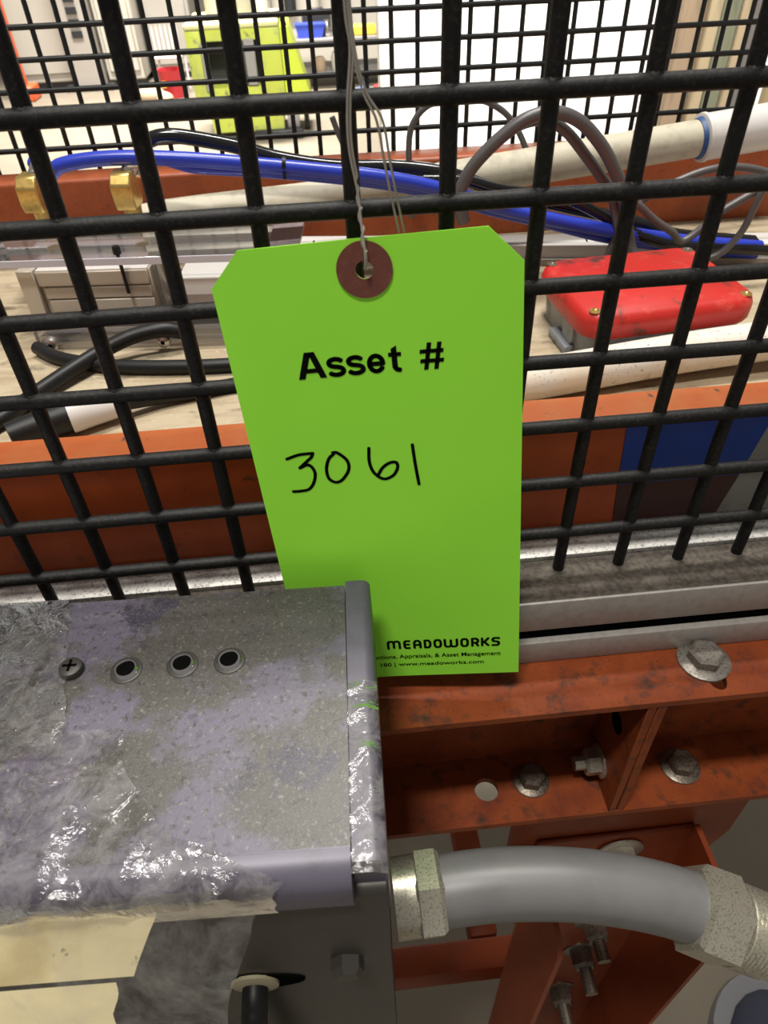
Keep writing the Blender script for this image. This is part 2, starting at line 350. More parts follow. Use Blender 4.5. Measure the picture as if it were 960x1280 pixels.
# ================================================================== WIRE MESHES
def wire_mesh(name, label, y, xs, zs, z_lo, z_hi, x_lo, x_hi, r, m, nodes):
    t = thing(name, label, 'mesh', ((x_lo + x_hi) / 2, y, z_lo))
    for x in xs: part('vertical_wire', B().cyl((x, y + r * .25, z_lo), (x, y + r * .25, z_hi), r, seg=12), m, t)
    for z in zs:
        b = B().cyl((x_lo, y - r * .25, z), (x_hi, y - r * .25, z), r * 1.04, seg=12)
        if nodes:
            for x in xs: b.ball((x, y, z), r * 1.5, 1, .78, 1, 10)
        part('horizontal_wire', b, m, t)
    return t
PIT = .025
xs = [(c - 3.5) * PIT for c in range(-5, 13)]
wire_mesh('wire_mesh_panel', 'thick black coated wire mesh panel that the green tag hangs on', 0, xs, [k * PIT for k in range(0, 9)],
          -.0225, .225, xs[0] - .02, xs[-1] + .02, .00226, M_WIRE, True)
P2 = .0202
xs2 = [.0627 + P2 * k for k in range(-19, 24)]
wire_mesh('wire_mesh_panel', 'thinner black wire mesh panel standing behind the rear orange tube', .445, xs2, [.0395 + P2 * k for k in range(-2, 10)],
          -.03, .24, xs2[0] - .01, xs2[-1] + .01, .0019, M_WIRE2, False)
single('rear_base_rail', B().box(-.75, .95, .4325, .458, -.047, -.028, .001, 1), M_ALU, 'grey rail under the rear wire mesh', 'rail')

# ================================================================== GREEN ASSET TAG
TO = Vector((-.01077, -.0095, .1124)); TR = Vector((.98872, -.12967, .07497)); TU = Vector((-.06026, .11392, .99166)); TN = TR.cross(TU).normalized()
if TN.y > 0: TN = -TN
def tagp(u, v, h=0.0):      # millimetres on the card, h off its face
    bend = .03 * max(0.0, -4.0 - u)
    return TO + (TR * u + TU * v + TN * (h + bend)) * .001
TW, TT, TBm, CU, CV = 41.75, 8.03, 8.03 - 167.32, 9.1, 9.27
tg = thing('asset_tag', 'bright green card asset tag with handwritten number 3061 hanging on the mesh', 'tag', tuple(tagp(0, TBm)))
def card():
    bm = bmesh.new(); us = [-TW, -TW + CU, -20, -12, -4, 4, 12, 20, TW - CU, TW]; hole = (0.0, 0.0, 2.45)
    # outline cut into a fan round the hole, then strips below it
    seg = 32; inn = [(hole[2] * math.cos(2 * math.pi * k / seg), hole[2] * math.sin(2 * math.pi * k / seg)) for k in range(seg)]
    vlow = -12.0
    def edge(t):
        c, s = math.cos(t), math.sin(t); best = 1e9
        for (nx, ny, dd) in ((1, 0, TW), (-1, 0, TW), (0, 1, TT), (0, -1, -vlow), (CV, CU, CV * TW + CU * (TT - CV)), (-CV, CU, CV * TW + CU * (TT - CV))):
            k = nx * c + ny * s
            if k > 1e-9: best = min(best, dd / k)
        return (best * c, best * s)
    angs = [2 * math.pi * k / seg for k in range(seg)]
    for u, v in ((-TW, vlow), (TW, vlow), (-TW + CU, TT), (TW - CU, TT), (-TW, TT - CV), (TW, TT - CV)): angs.append(math.atan2(v, u) % (2 * math.pi))
    angs.append(math.atan2(vlow, -4) % (2 * math.pi)); angs.append(math.atan2(TT, -4) % (2 * math.pi))
    angs = sorted(set(round(a, 7) for a in angs)); n = len(angs)
    front, back = {}, {}
    def V(d, u, v, h):
        k = (round(u, 4), round(v, 4))
        if k not in d: d[k] = bm.verts.new(tagp(u, v, h))
        return d[k]
    for i in range(n):
        a, b = angs[i], angs[(i + 1) % n]
        pa = (hole[2] * math.cos(a), hole[2] * math.sin(a)); pb = (hole[2] * math.cos(b), hole[2] * math.sin(b)); ea, eb = edge(a), edge(b)
        for d, h in ((front, 0.0), (back, -.4)):
            try: bm.faces.new([V(d, *pa, h), V(d, *pb, h), V(d, *eb, h), V(d, *ea, h)])
            except ValueError: pass
    ubs = sorted({round(edge(a)[0], 4) for a in angs if abs(edge(a)[1] - vlow) < 1e-3})
    vs = [vlow, -50, -90, -130, TBm]
    for ua, ub in zip(ubs, ubs[1:]):
        for va, vb in zip(vs, vs[1:]):
            for d, h in ((front, 0.0), (back, -.4)): bm.faces.new([V(d, ua, va, h), V(d, ub, va, h), V(d, ub, vb, h), V(d, ua, vb, h)])
    bmesh.ops.recalc_face_normals(bm, faces=bm.faces)
    be = [e for e in bm.edges if e.is_boundary]; fr = {id(v): k for k, v in front.items()}; bk = back
    for e in be:
        a, b = e.verts
        if id(a) in fr and id(b) in fr:
            bm.faces.new([a, b, bk[fr[id(b)]], bk[fr[id(a)]]])
    return bm
c_o = part('card', card(), M_TAG, tg, smooth=False)
def ringmesh(f, r0, r1, h0, h1, seg=36):
    b = B(); rows = []
    for r, h in ((r0, h0), (r0, h1), (r1, h1), (r1, h0)):
        rows.append([b.bm.verts.new(f(r * math.cos(2 * math.pi * k / seg), r * math.sin(2 * math.pi * k / seg), h)) for k in range(seg)])
    for a, c in zip(rows, rows[1:] + rows[:1]):
        for k in range(seg): b.bm.faces.new([a[k], a[(k + 1) % seg], c[(k + 1) % seg], c[k]])
    return b
part('reinforcement_ring', ringmesh(tagp, 2.4, 7.5, 0.0, .45), M_RING, tg, smooth=False)

def text_part(name, body, u0, u1, v0, v1, bold=0.0, parent=tg, align_right=False):
    """printed lettering fitted between u0..u1 and v0..v1 on the card (v0 baseline, v1 cap height)."""
    cu = bpy.data.curves.new(name, 'FONT'); cu.body = body; cu.size = 1; cu.offset = bold; cu.resolution_u = 4
    o = bpy.data.objects.new(name, cu); COL.objects.link(o); dg = bpy.context.evaluated_depsgraph_get()
    me = bpy.data.meshes.new_from_object(o.evaluated_get(dg)); bpy.data.objects.remove(o)
    xs = [v.co.x for v in me.vertices]; a, b = min(xs), max(xs)
    cu2 = bpy.data.curves.new(name, 'FONT'); cu2.body = 'H'; cu2.size = 1; cu2.offset = bold
    o2 = bpy.data.objects.new(name, cu2); COL.objects.link(o2); dg = bpy.context.evaluated_depsgraph_get()
    m2 = bpy.data.meshes.new_from_object(o2.evaluated_get(dg)); bpy.data.objects.remove(o2)
    ys = [v.co.y for v in m2.vertices]; y0, y1 = min(ys), max(ys)
    bm = bmesh.new(); bm.from_mesh(me)
    for v in bm.verts:
        u = u0 + (v.co.x - a) / (b - a) * (u1 - u0); w = v0 + (v.co.y - y0) / (y1 - y0) * (v1 - v0); v.co = tagp(u, w, .12)
    return part(name, bm, M_INK, parent, smooth=False, norm=False)
text_part('printed_line', 'Auctions, Appraisals, & Asset Management', -16.0, 34.9, -149.1, -147.0, .012)
text_part('printed_line', '| www.meadoworks.com', -6.2, 28.4, -153.4, -151.5, .012)
text_part('printed_line', '180', -11.6, -7.4, -153.4, -151.5, .012)
ink = lambda u, v: tagp(u, v, .14)
def arc(cx, cy, rx, ry, a0, a1, n=14): return [(cx + rx * math.cos(math.radians(a0 + (a1 - a0) * k / n)), cy + ry * math.sin(math.radians(a0 + (a1 - a0) * k / n))) for k in range(n + 1)]
def poly(b, pts): b.bm.faces.new([b.bm.verts.new(ink(*p)) for p in pts])
hd = B(); V0, CH = -29.6, 8.1                      # baseline and capital height in mm
def bar(b, x0, y0, x1, y1, w):                     # slanted bar cut flat at top and bottom
    poly(b, [(x0 - w / 2, y0), (x0 + w / 2, y0), (x1 + w / 2, y1), (x1 - w / 2, y1)])
bar(hd, -21.75, V0, -19.05, V0 + CH, 1.9); bar(hd, -15.35, V0, -18.05, V0 + CH, 1.9); poly(hd, [(-20.9, V0 + 1.75), (-16.2, V0 + 1.75), (-16.6, V0 + 3.1), (-20.5, V0 + 3.1)]); poly(hd, [(-19.6, V0 + CH), (-17.5, V0 + CH), (-17.9, V0 + CH - 1.6), (-19.2, V0 + CH - 1.6)])
def ess(cx):
    top = [(x, y) for x, y in arc(cx, V0 + 4.25, 1.95, 1.15, 20, 250, 14)]; bot = [(x, y) for x, y in arc(cx + .05, V0 + 1.78, 2.1, 1.22, 70, -160, 14)]
    return top + bot
hd.strokes([ess(-11.45)], 1.40, ink, ends=False); hd.strokes([ess(-5.75)], 1.40, ink, ends=False)
hd.strokes([[(-1.75, V0 + 2.95), (2.15, V0 + 2.95)] + arc(.2, V0 + 3.0, 1.98, 2.35, 0, 335, 26)], 1.38, ink, ends=False)
poly(hd, [(4.75, V0 + 1.2), (6.35, V0 + 1.2), (6.35, V0 + 8.0), (4.75, V0 + 7.1)]); poly(hd, [(3.85, V0 + 4.75), (7.55, V0 + 4.75), (7.55, V0 + 5.95), (3.85, V0 + 5.95)])
hd.strokes([arc(6.75, V0 + 1.75, 1.2, 1.15, 180, 285, 8)], 1.45, ink, ends=False)
bar(hd, 14.35, V0, 15.65, V0 + CH, 1.25); bar(hd, 17.25, V0, 18.55, V0 + CH, 1.25)
for k in (2.05, 4.95): poly(hd, [(12.75, V0 + k), (19.45, V0 + k), (19.65, V0 + k + 1.2), (12.95, V0 + k + 1.2)])
part('printed_heading', hd, M_INK, tg, smooth=False, norm=False)
DIG = {'handwritten_three': [(-31.17, -55.87), (-27.15, -54.69), (-22.72, -54.53), (-23.37, -55.88), (-27.68, -59.48), (-24.75, -58.62), (-23.2, -61.24), (-23.91, -64.85), (-25.94, -67.67), (-28.88, -68.22), (-31.29, -68.2)],
       'handwritten_zero': [(-16.51, -54.85), (-15.03, -55.09), (-12.41, -58.09), (-12.39, -61.66), (-14.9, -65.12), (-17.18, -65.84), (-19.11, -64.08), (-19.3, -60.44), (-18.04, -56.98), (-16.33, -55.4)],
       'handwritten_six': [(-5.11, -54.3), (-5.5, -59.3), (-4.49, -63.31), (-1.7, -65.91), (1.48, -64.83), (3.14, -62.07), (2.84, -60.05), (0.72, -60.11), (-1.57, -61.72), (-3.23, -64.3)],
       'handwritten_one': [(8.43, -54.07), (8.79, -61.05), (9.43, -68.68)]}
for nme, pts in DIG.items():
    if nme == 'handwritten_three':
        ln = [p[:2] for p in spline([(u, v, 0) for u, v in pts[:3]], 4)] + [p[:2] for p in spline([(u, v, 0) for u, v in pts[3:5]], 4)] + [p[:2] for p in spline([(u, v, 0) for u, v in pts[4:]], 4)]
    else: ln = [p[:2] for p in spline([(u, v, 0) for u, v in pts], 5)]
    part(nme, B().strokes([[tuple(p) for p in ln]], 1.05, ink), M_INK, tg, smooth=False, norm=False)
# company lettering drawn in strokes on a 0..1 cell (round-cornered squarish capitals)
RC = lambda x0, x1, y0, y1, r=.22: [(x0 + r, y1), (x1 - r, y1), (x1, y1 - r), (x1, y0 + r), (x1 - r, y0), (x0 + r, y0), (x0, y0 + r), (x0, y1 - r), (x0 + r, y1)]
GL = {'M': [[(0, 0), (0, .8), (.1, 1), (.38, 1), (.5, .85), (.5, .1)], [(.5, .85), (.62, 1), (.9, 1), (1, .8), (1, 0)]],
      'E': [[(1, 1), (.25, 1), (0, .8), (0, .2), (.25, 0), (1, 0)], [(0, .5), (.9, .5)]],
      'A': [[(0, 0), (0, .75), (.25, 1), (.75, 1), (1, .75), (1, 0)], [(0, .42), (1, .42)]],
      'D': [[(0, 0), (0, 1), (.7, 1), (1, .75), (1, .25), (.7, 0), (0, 0)]],
      'O': [RC(0, 1, 0, 1)],
      'W': [[(0, 1), (0, .2), (.12, 0), (.38, 0), (.5, .2), (.5, .9)], [(.5, .2), (.62, 0), (.88, 0), (1, .2), (1, 1)]],
      'R': [[(0, 0), (0, 1), (.75, 1), (1, .82), (1, .58), (.75, .42), (0, .42)], [(.6, .42), (1, 0)]],
      'K': [[(0, 0), (0, 1)], [(1, 1), (.35, .5), (1, 0)], [(0, .5), (.35, .5)]],
      'S': [[(1, .95), (.9, 1), (.2, 1), (0, .8), (.1, .58), (.9, .45), (1, .2), (.8, 0), (0, 0)]]}
spans = [('M', 92, 182), ('E', 197, 245), ('A', 260, 315), ('D', 328, 378), ('O', 390, 445), ('W', 455, 548), ('O', 560, 615), ('R', 628, 680), ('K', 690, 745), ('S', 755, 812)]
bl = B()
for ch, a, c in spans:
    ua = -8.2 + (a - 92) / 720 * 43.0 + .5; ub = -8.2 + (c - 92) / 720 * 43.0 - .5
    bl.strokes([[(ua + (ub - ua) * p[0], -143.55 + 3.75 * p[1]) for p in ln] for ln in GL[ch]], .98, ink)
part('company_name', bl, M_INK, tg, smooth=False, norm=False)

# thin twisted tag wire
st = thing('tag_wire', 'thin twisted metal wire holding the green tag to the mesh', 'wire', (-.012, -.006, .12))
st1 = [(-.0120, -.0075, .200), (-.0120, -.0065, .1699), (-.0113, -.006, .1612), (-.0126, -.006, .1504), (-.0128, -.006, .1411), (-.0113, -.0065, .1309), (-.0110, -.0085, .1252), (-.0106, -.0118, .1180), (-.0107, -.0112, .1135), (-.0107, -.008, .1122)]
part('strand', B().tube(st1, .00034, 6), M_STRING, st)
base_pts = spline(st1, 10); tw = []
for i, p in enumerate(base_pts):
    a = i * .9; tw.append(p + Vector((math.cos(a), 0, math.sin(a))) * .0005 if i > 46 and i < 72 else p + Vector((.0007, 0, 0)) * (1 if i <= 46 else .4))
part('strand', B().tube([tuple(p) for p in tw], .0003, 6, sub=1), M_STRING, st)
for dx in (0, .0014):
    part('strand', B().tube([(-.0118 + dx * .2, -.0065, .200), (-.0111 + dx * .3, -.0062, .1656), (-.0091 + dx * .5, -.006, .1534), (-.0060 + dx, -.006, .1467), (-.0044 + dx, -.0052, .1379), (-.0027 + dx, -.0045, .1284), (-.0008 + dx, -.0040, .1195)], .00032, 6), M_STRING, st)

# ================================================================== PURPLE-GREY BOX IN FRONT
YAW = math.radians(-2.0); BT = .012
bx = thing('electrical_box', 'purple grey metal box with dusty top and three eyelet holes before the mesh', 'box', (-.0155, -.0290, -.22), YAW)
# local frame: x to the left is negative, back edge y=0, front y=-.0945; z from 0 (bottom) to .232
H = BT + .22; Lx = -.30; Dy = -.0950
def front_profile(x0, x1, z0, zt, dy, r, y_back=0.0):
    pl = [(y_back, zt)] + [(dy + r - r * math.sin(a), zt - r + r * math.cos(a)) for a in [math.pi / 2 * k / 6 for k in range(7)]] + [(dy, z0), (y_back, z0)]
    return B().prism(pl, 'x', x0, x1)
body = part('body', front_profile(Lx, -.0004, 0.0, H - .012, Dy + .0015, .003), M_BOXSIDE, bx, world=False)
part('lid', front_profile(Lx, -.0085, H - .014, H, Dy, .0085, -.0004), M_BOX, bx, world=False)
es = B(); r = .003
pl = [(-.0082, H - .03), (-.0082, H + .0012)] + [(-.0 - r + r * math.sin(a), H + .0012 - r + r * math.cos(a)) for a in [math.pi / 2 * k / 5 for k in range(6)]] + [(0.0006, H - .03)]
es.prism(pl, 'y', Dy + .004, .0004)
part('end_strip', es, M_BOXEDGE, bx, world=False)
part('front_fold', front_profile(-.11, -.0086, H - .0135, H + .0004, Dy - .0006, .0088, Dy + .0078), M_BOXEDGE, bx, world=False)
def loc_xy(x, y):
    v = Matrix.Rotation(-YAW, 3, 'Z') @ Vector((x + .0155, y + .0290, 0)); return v.x, v.y
for wx, wy in ((-.0921, -.0558), (-.0751, -.0557), (-.0608, -.0559)):
    x, y = loc_xy(wx, wy)
    e = part('eyelet', B().lathe((x, y, H - .004), (x, y, H + .0012), [(0, .0020), (.0040, .0022), (.0052, .0028), (.0052, .0033), (.0046, .0038), (.0040, .0040)], 28, False), M_CHROME, bx, world=False)
    part('eyelet_hole', B().cyl((x, y, H), (x, y, H + .00095), .0026, seg=24), M_DARK, e, world=False)
    part('washer_rim', B().lathe((x, y, H), (x, y, H + .0006), [(0, .0048), (.0003, .0048), (.0006, .0040), (.0004, .0030)], 28, False), M_BOXSIDE, e, world=False)
x, y = loc_xy(-.1087, -.0540)
sc = part('screw', B().lathe((x, y, H), (x, y, H + .0028), [(0, .0036), (.0014, .0037), (.0023, .0034), (.0028, .0024)], 24), M_BOXSIDE, bx, world=False)
part('cross_slot', B().box(x - .0021, x + .0021, y - .0004, y + .0004, H + .0026, H + .0030).box(x - .0004, x + .0004, y - .0021, y + .0021, H + .0026, H + .0030), M_DARK, sc, world=False)
# front face fittings
yf = Dy + .0015
fb = part('front_nut', B().lathe((-.0135, yf, .170), (-.0135, yf - .006, .170), [(0, .0050), (.0030, .0050), (.005, .0036)], 6), M_BOXSIDE, bx, world=False, smooth=False)  # deep shade on the box front put into the nut's dark colour
part('oval_slot', B().prism([(-.043 + .0155 * math.cos(t * math.pi / 12), .156 + .0062 * math.sin(t * math.pi / 12)) for t in range(24)], 'y', yf - .0006, yf), M_DARK, bx, world=False)
gr = B()
gl_ = part('gland_ring', B().lathe((-.043, yf - .0004, .156), (-.043, yf - .003, .156), [(0, .0074), (.0010, .0074), (.0016, .0052)], 24), mat('cream_gland', (.34, .30, .20), .6), bx, world=False)
part('front_cable', B().tube([(-.043, yf + .002, .156), (-.043, yf - .006, .154), (-.0435, yf - .011, .145), (-.0435, yf - .012, .10), (-.0435, yf - .012, .02)], .0040, 14), M_BLACK, bx, world=False)
# conduit: grey flexible conduit with hex fittings
cd = thing('flexible_conduit', 'grey flexible conduit with zinc hex fittings running from the box over the orange leg', 'conduit', (.04, -.09, -.11))
cpts = [(-.0030, -.0917, -.0925), (.0163, -.0916, -.0907), (.0341, -.0926, -.0906), (.0519, -.0947, -.0914), (.0695, -.0978, -.0937), (.0841, -.1013, -.0967), (.0975, -.1054, -.1004)]
part('hose', B().tube(cpts, .0126, 24), M_CONDUIT, cd)
def along(a, b):
    a, b = Vector(a), Vector(b); return a, (b - a).normalized()
f1 = part('hex_fitting', B().lathe((-.0080, -.0918, -.0925), (.0000, -.0917, -.0923), [(0, .0150), (.001, .0162), (.0085, .0162), (.0100, .0148), (.0105, .0128)], 6), M_ZINC, cd, smooth=False)
part('fitting_collar', B().lathe((-.0160, -.0919, -.0926), (0, -.0917, -.0923), [(0, .0140), (.0085, .0140)], 28), M_ZINC, f1)
p, d = along((.0930, -.1038, -.0990), (.1142, -.1110, -.1075))
f2 = part('hex_fitting', B().lathe(p, p + d, [(0, .0145), (.0012, .0168), (.0155, .0172), (.0170, .0155), (.0172, .0140)], 6), M_ZINC, cd, smooth=False)
q = p + d * .017; prof = [(0, .0150)]
for k in range(8): prof += [(.0006 + k * .0016, .0152), (.0014 + k * .0016, .0140)]
prof += [(.030, .0150), (.032, .0150)]
part('threaded_nipple', B().lathe(q, q + d, prof, 32), M_ZINC, f2)

# crinkled plastic tape over the box top, and hanging film over its front
def sheet(name, f, nu, nv, m, label, cat='tape', amp=.0006, fr=90, parent=None, keep=None, group=None):
    bm = bmesh.new(); g = []
    for i in range(nu + 1):
        row = []
        for j in range(nv + 1):
            p = Vector(f(i / nu, j / nv)); n1 = noise.noise(p * fr); n2 = 1 - abs(noise.noise(p * fr * .55 + Vector((3, 7, 1)))) * 2
            edge = min(1.0, 4 * min(j, nv - j, i + 2, nu - i + 2) / nv + .35)
            row.append(bm.verts.new(p + Vector((0, -.45, 1)) * amp * (n1 * .6 + max(0, n2) ** 3 * 1.3) * edge))
        g.append(row)
    for i in range(nu):
        for j in range(nv):
            if keep is None or keep((i + .5) / nu, (j + .5) / nv): bm.faces.new([g[i][j], g[i + 1][j], g[i + 1][j + 1], g[i][j + 1]])
    for v in [v for v in bm.verts if not v.link_faces]: bm.verts.remove(v)
    return single(name, bm, m, label, cat, group, norm=False)
RZ = Matrix.Rotation(YAW, 3, 'Z')
def boxw(x, y, z): return RZ @ Vector((x, y, z)) + Vector((-.0155, -.0290, -.22))
Z0 = H + .0009
def tape_a(u, v):   # strip over the left part of the top, back to front, edge running past the screw
    xr = -.1005 + .014 * v + .0025 * noise.noise(Vector((v * 9, 2, 0)))
    return boxw(-.20 + (xr + .20) * u, .0005 - .058 * v, Z0)
sheet('tape_strip', tape_a, 70, 40, M_TAPE, 'crinkled clear tape strip on the box top beside the screw', amp=.0008, fr=90)
PRF = [(-.050, Z0 + .0003), (-.065, Z0 + .0004), (-.080, Z0 + .0006), (-.0868, Z0 + .0008), (-.0940, H - .0016), (-.0964, H - .0060), (-.0969, H - .0110)]
def prof_at(P, t):
    s = spline([(0, a, b) for a, b in P], 6); k = t * (len(s) - 1); i = min(int(k), len(s) - 2); return s[i].lerp(s[i + 1], k - i)
def tape_b(u, v):   # wide film over the front half of the top, wrapping the front fold
    q = prof_at(PRF, v); xr = -.072 + .045 * min(1, max(0, (v - .1) * 1.8)) + .004 * noise.noise(Vector((v * 7, 5, 0)))
    return boxw(-.20 + (xr + .20) * u, q.y, q.z)
sheet('tape_wrap', tape_b, 90, 60, M_TAPE, 'wide wrinkled clear film wrapping the front edge of the box top', amp=.0009, fr=100)
PRD = [(-.0945, H - .0010), (-.0972, H - .0060), (-.1018, H - .0115), (-.107, H - .0175), (-.115, H - .026), (-.128, H - .040), (-.150, H - .064)]
def drape(u, v):
    q = prof_at(PRD, v); xr = -.0270 - .0197 * v + .002 * noise.noise(Vector((v * 6, 1, 4)))
    return boxw(-.20 + (xr + .20) * u, q.y, q.z + .0004)
sheet('hanging_film', drape, 80, 60, M_TAPEDRAPE, 'smoky plastic film hanging loose over the front of the box', 'film', amp=.0007, fr=70)
def paper_a(u, v):
    q = prof_at(PRD, .13 + .37 * v); xr = -.0549 - .0075 * v
    return boxw(-.20 + (xr + .20) * u, q.y + .0010, q.z - .0008)
sheet('paper_label', paper_a, 40, 12, M_PAPER, 'cream paper label under film with a slanted right edge on the box front', 'paper', amp=.0003, fr=60)
def paper_b(u, v):
    q = prof_at(PRD, .525 + .44 * v); xr = -.0670 + .003 * noise.noise(Vector((v * 6, 3, 0)))
    return boxw(-.20 + (xr + .20) * u, q.y + .0014, q.z - .0012)
sheet('paper_label', paper_b, 40, 20, M_PAPER, 'torn lower piece of cream paper beneath the upper label on box front', 'paper', amp=.0003, fr=60)
def scrap(u, v): return boxw(-.0084 + .0088 * u, -.040 - .054 * v, H + .0021 - (.0016 * max(0, u - .6) / .4))
sheet('tape_scrap', scrap, 16, 70, M_TAPE, 'narrow crumpled tape scrap along the raised right edge of the box', amp=.0007, fr=160)
def patch(u, v): return boxw(-.0265 + .0165 * u, -.001 - .031 * v, H + .00035)
sheet('tape_patch', patch, 6, 6, M_TAPEFLAT, 'small flat clear tape patch in the corner of the box top', amp=.0, fr=60)

# ================================================================== ORANGE LEG AND LOW RAILS
XL, XR, YW, YF, LT = .069, .161, -.030, -.080, -.2150
lg = thing('support_leg', 'orange steel channel leg under the beam behind the grey conduit', 'leg', (.115, -.05, FZ))
part('cap_plate', B().prism([(.0545, ZB - .0045), (.186, ZB - .0045), (.186, -.232), (.180, -.252), (.0545, -.236)], 'y', -.0270, -.0220), M_LEG, lg)
part('web', B().box(XL, XR, YW, YW + .003, FZ, LT, .001, 1), M_LEG, lg)
def flange(x0, x1, zt, rr):
    pl = [(YW, FZ), (YF, FZ)] + [(YF + rr - rr * math.cos(a), zt - rr + rr * math.sin(a)) for a in [math.pi / 2 * k / 6 for k in range(7)]] + [(YW, zt)]
    return B().prism(pl, 'x', x0, x1)
part('flange', flange(XR - .003, XR, LT + .004, .022), M_LEG, lg)
part('flange', flange(XL, XL + .003, LT - .012, .014), M_LEG, lg)
for (x, z, st_, rr) in ((.1235, -.352, .012, .0085), (.1240, -.412, .016, .0090), (.1215, -.510, .016, .0095)):
    hexbolt(lg, (x, YW, z), (0, -1, 0), rr, .012, .013, M_BOLT, 'bolt', stud=st_)
hexbolt(lg, (.1191, YW - .001, -.2330), (0, -1, 0), .0085, .006, .0135, M_ZINC)
part('gusset', B().prism([(XL + .003, -.60), (XR, -.60), (XR, -.58), (XL + .003, -.53)], 'y', -.074, -.071), M_LEG, lg)
single('low_cross_rail', B().box(-.60, .120, .012, .040, -.640, -.600, .003, 2), M_LEG, 'low orange rail running sideways from the leg above the floor', 'rail')
single('low_side_rail', B().box(.0645, .092, .041, .55, -.640, -.600, .003, 2), M_LEG, 'low orange rail running back under the deck', 'rail')
# things on the floor below
single('floor_line', B().tube([(.30, .132, FZ + .006), (.36, .122, FZ + .006), (.43, .118, FZ + .006), (.52, .123, FZ + .006), (.70, .135, FZ + .006)], .0055, 8), M_FARGREY, 'thin dark tube lying on the concrete floor beyond the leg', 'cable')  # thin dark tube laid flat along the floor
sh = thing('shoe', 'light grey shoe with navy upper standing on the concrete floor', 'shoe', (.47, .0, FZ))
part('sole', B().prism([(.468 + .088 * math.cos(t * math.pi / 16), -.045 + .10 * math.sin(t * math.pi / 16)) for t in range(32)], 'z', FZ, FZ + .03), mat('grey_rubber_sole', (.20, .20, .21), .6), sh)
ub_ = B(); ub_.ball((.468, -.045, FZ + .032), .075, .92, 1.05, .55, 20)
part('upper', ub_, mat('navy_cloth', (.03, .035, .06), .8), sh)

# ================================================================== THINGS ON THE DECK, LEFT: VALVE ASSEMBLY
MX, MY, MR = -.170, .2430, math.radians(-5.5)
mc = thing('valve_assembly', 'clear acrylic and aluminium valve assembly with brass ports on the deck', 'machine', (MX, MY, DZ), MR)
L_ = dict(world=False)
rail_o = part('clear_rail', B().box(-.046, .105, 0, .006, 0, .0135, .0008, 1).box(-.046, .105, .006, .026, 0, .004), M_CLEAR, mc, **L_)
for x in (-.035, .039):
    s_ = part('rail_screw', B().lathe((x, 0, .0065), (x, -.0052, .0065), [(0, .0046), (.002, .0046), (.0045, .0040), (.0052, .0030)], 20), M_STEEL, mc, **L_)
    part('socket', B().cyl((x, -.0052, .0065), (x, -.00535, .0065), .0015, seg=6), M_DARK, s_, **L_)
part('base_block', B().box(-.042, .105, .012, .075, 0, .010), M_BOXSIDE, mc, **L_)
part('end_plate', B().box(-.0535, -.0425, .0200, .078, .004, .0460, .0006, 1), M_ALUBLOCK, mc, **L_)
blk = B().box(-.0425, .032, .0245, .076, .0100, .0440, .0006, 1)
blk.box(-.0425, .031, .0222, .026, .0345, .0440, .0005, 1).box(-.040, .031, .0222, .026, .0260, .0335, .0005, 1).box(-.039, .031, .0222, .026, .0165, .0250, .0005, 1).box(-.038, .031, .0215, .026, .0100, .0150, .0005, 1)
part('aluminium_block', blk, M_ALUBLOCK, mc, **L_)
part('block_top', B().box(-.042, .031, .0235, .075, .0440, .0448), M_WHITEBLOCK, mc, **L_)
part('clear_cylinder', B().lathe((.0385, .034, .008), (.0385, .034, .046), [(0, .0068), (.038, .0068)], 24), M_CLEARTUBE, mc, **L_)
part('second_block', B().box(.0500, .100, .0245, .070, .0100, .0385, .0006, 1).box(.0500, .100, .020, .026, .0270, .0385, .0005, 1), M_WHITEBLOCK, mc, **L_)
part('cover_plate', B().box(-.085, .108, .0160, .078, .0500, .0550, .0005, 1), M_CLEAR, mc, **L_)
part('edge_highlight', B().box(-.085, .108, .0152, .0160, .0503, .0547), mat('painted_highlight', (.60, .58, .64), .3), mc, **L_)  # bright highlight line of the clear plate's edge, put in as pale colour
part('slot_rim', B().prism([(.060 + (.022 if math.cos(t) > 0 else -.022) + .0045 * math.cos(t), .070 + .0045 * math.sin(t)) for t in [2 * math.pi * k / 28 for k in range(28)]], 'z', .0552, .0572), M_CLEARTUBE, mc, **L_)
part('back_plate', B().box(-.090, .122, .079, .135, .0290, .0330, .0005, 1), M_MAUVE, mc, **L_)
cs = part('cap_screw', B().cyl((.0165, .0195, .030), (.0165, .0195, .056), .0012, seg=10).lathe((.0165, .0195, .0560), (.0165, .0195, .0610), [(0, .0026), (.0040, .0026), (.005, .0020)], 16), M_BLACK, mc, **L_)
part('plate_screw', B().lathe((-.046, .083, .0330), (-.046, .083, .0360), [(0, .0030), (.002, .0030), (.003, .002)], 16), M_BOLT, mc, **L_)
def brass_port(x, y, nm):
    t = part('brass_port', B().prism([(y - .0085, .070), (y - .0105, .0760), (y - .0105, .0860), (y - .0055, .0920), (y + .0075, .0920), (y + .0095, .0880), (y + .0095, .0730), (y + .006, .070)], 'x', x - .0068, x + .0068), M_BRASS, mc, **L_)
    m_ = t.modifiers.new('edge', 'BEVEL'); m_.width = .0012; m_.segments = 2
    part('port_neck', B().lathe((x + .001, y, .055), (x + .001, y, .071), [(0, .0048), (.016, .0062)], 16), M_BRASS, t, **L_)
    part('clear_collar', B().lathe((x + .003, y + .005, .0890), (x + .010, y + .012, .1010), [(0, .0055), (.006, .0060), (.012, .0050)], 16), M_CLEARTUBE, t, **L_)
brass_port(-.0445, .0640, 'a'); brass_port(.0165, .0640, 'b')

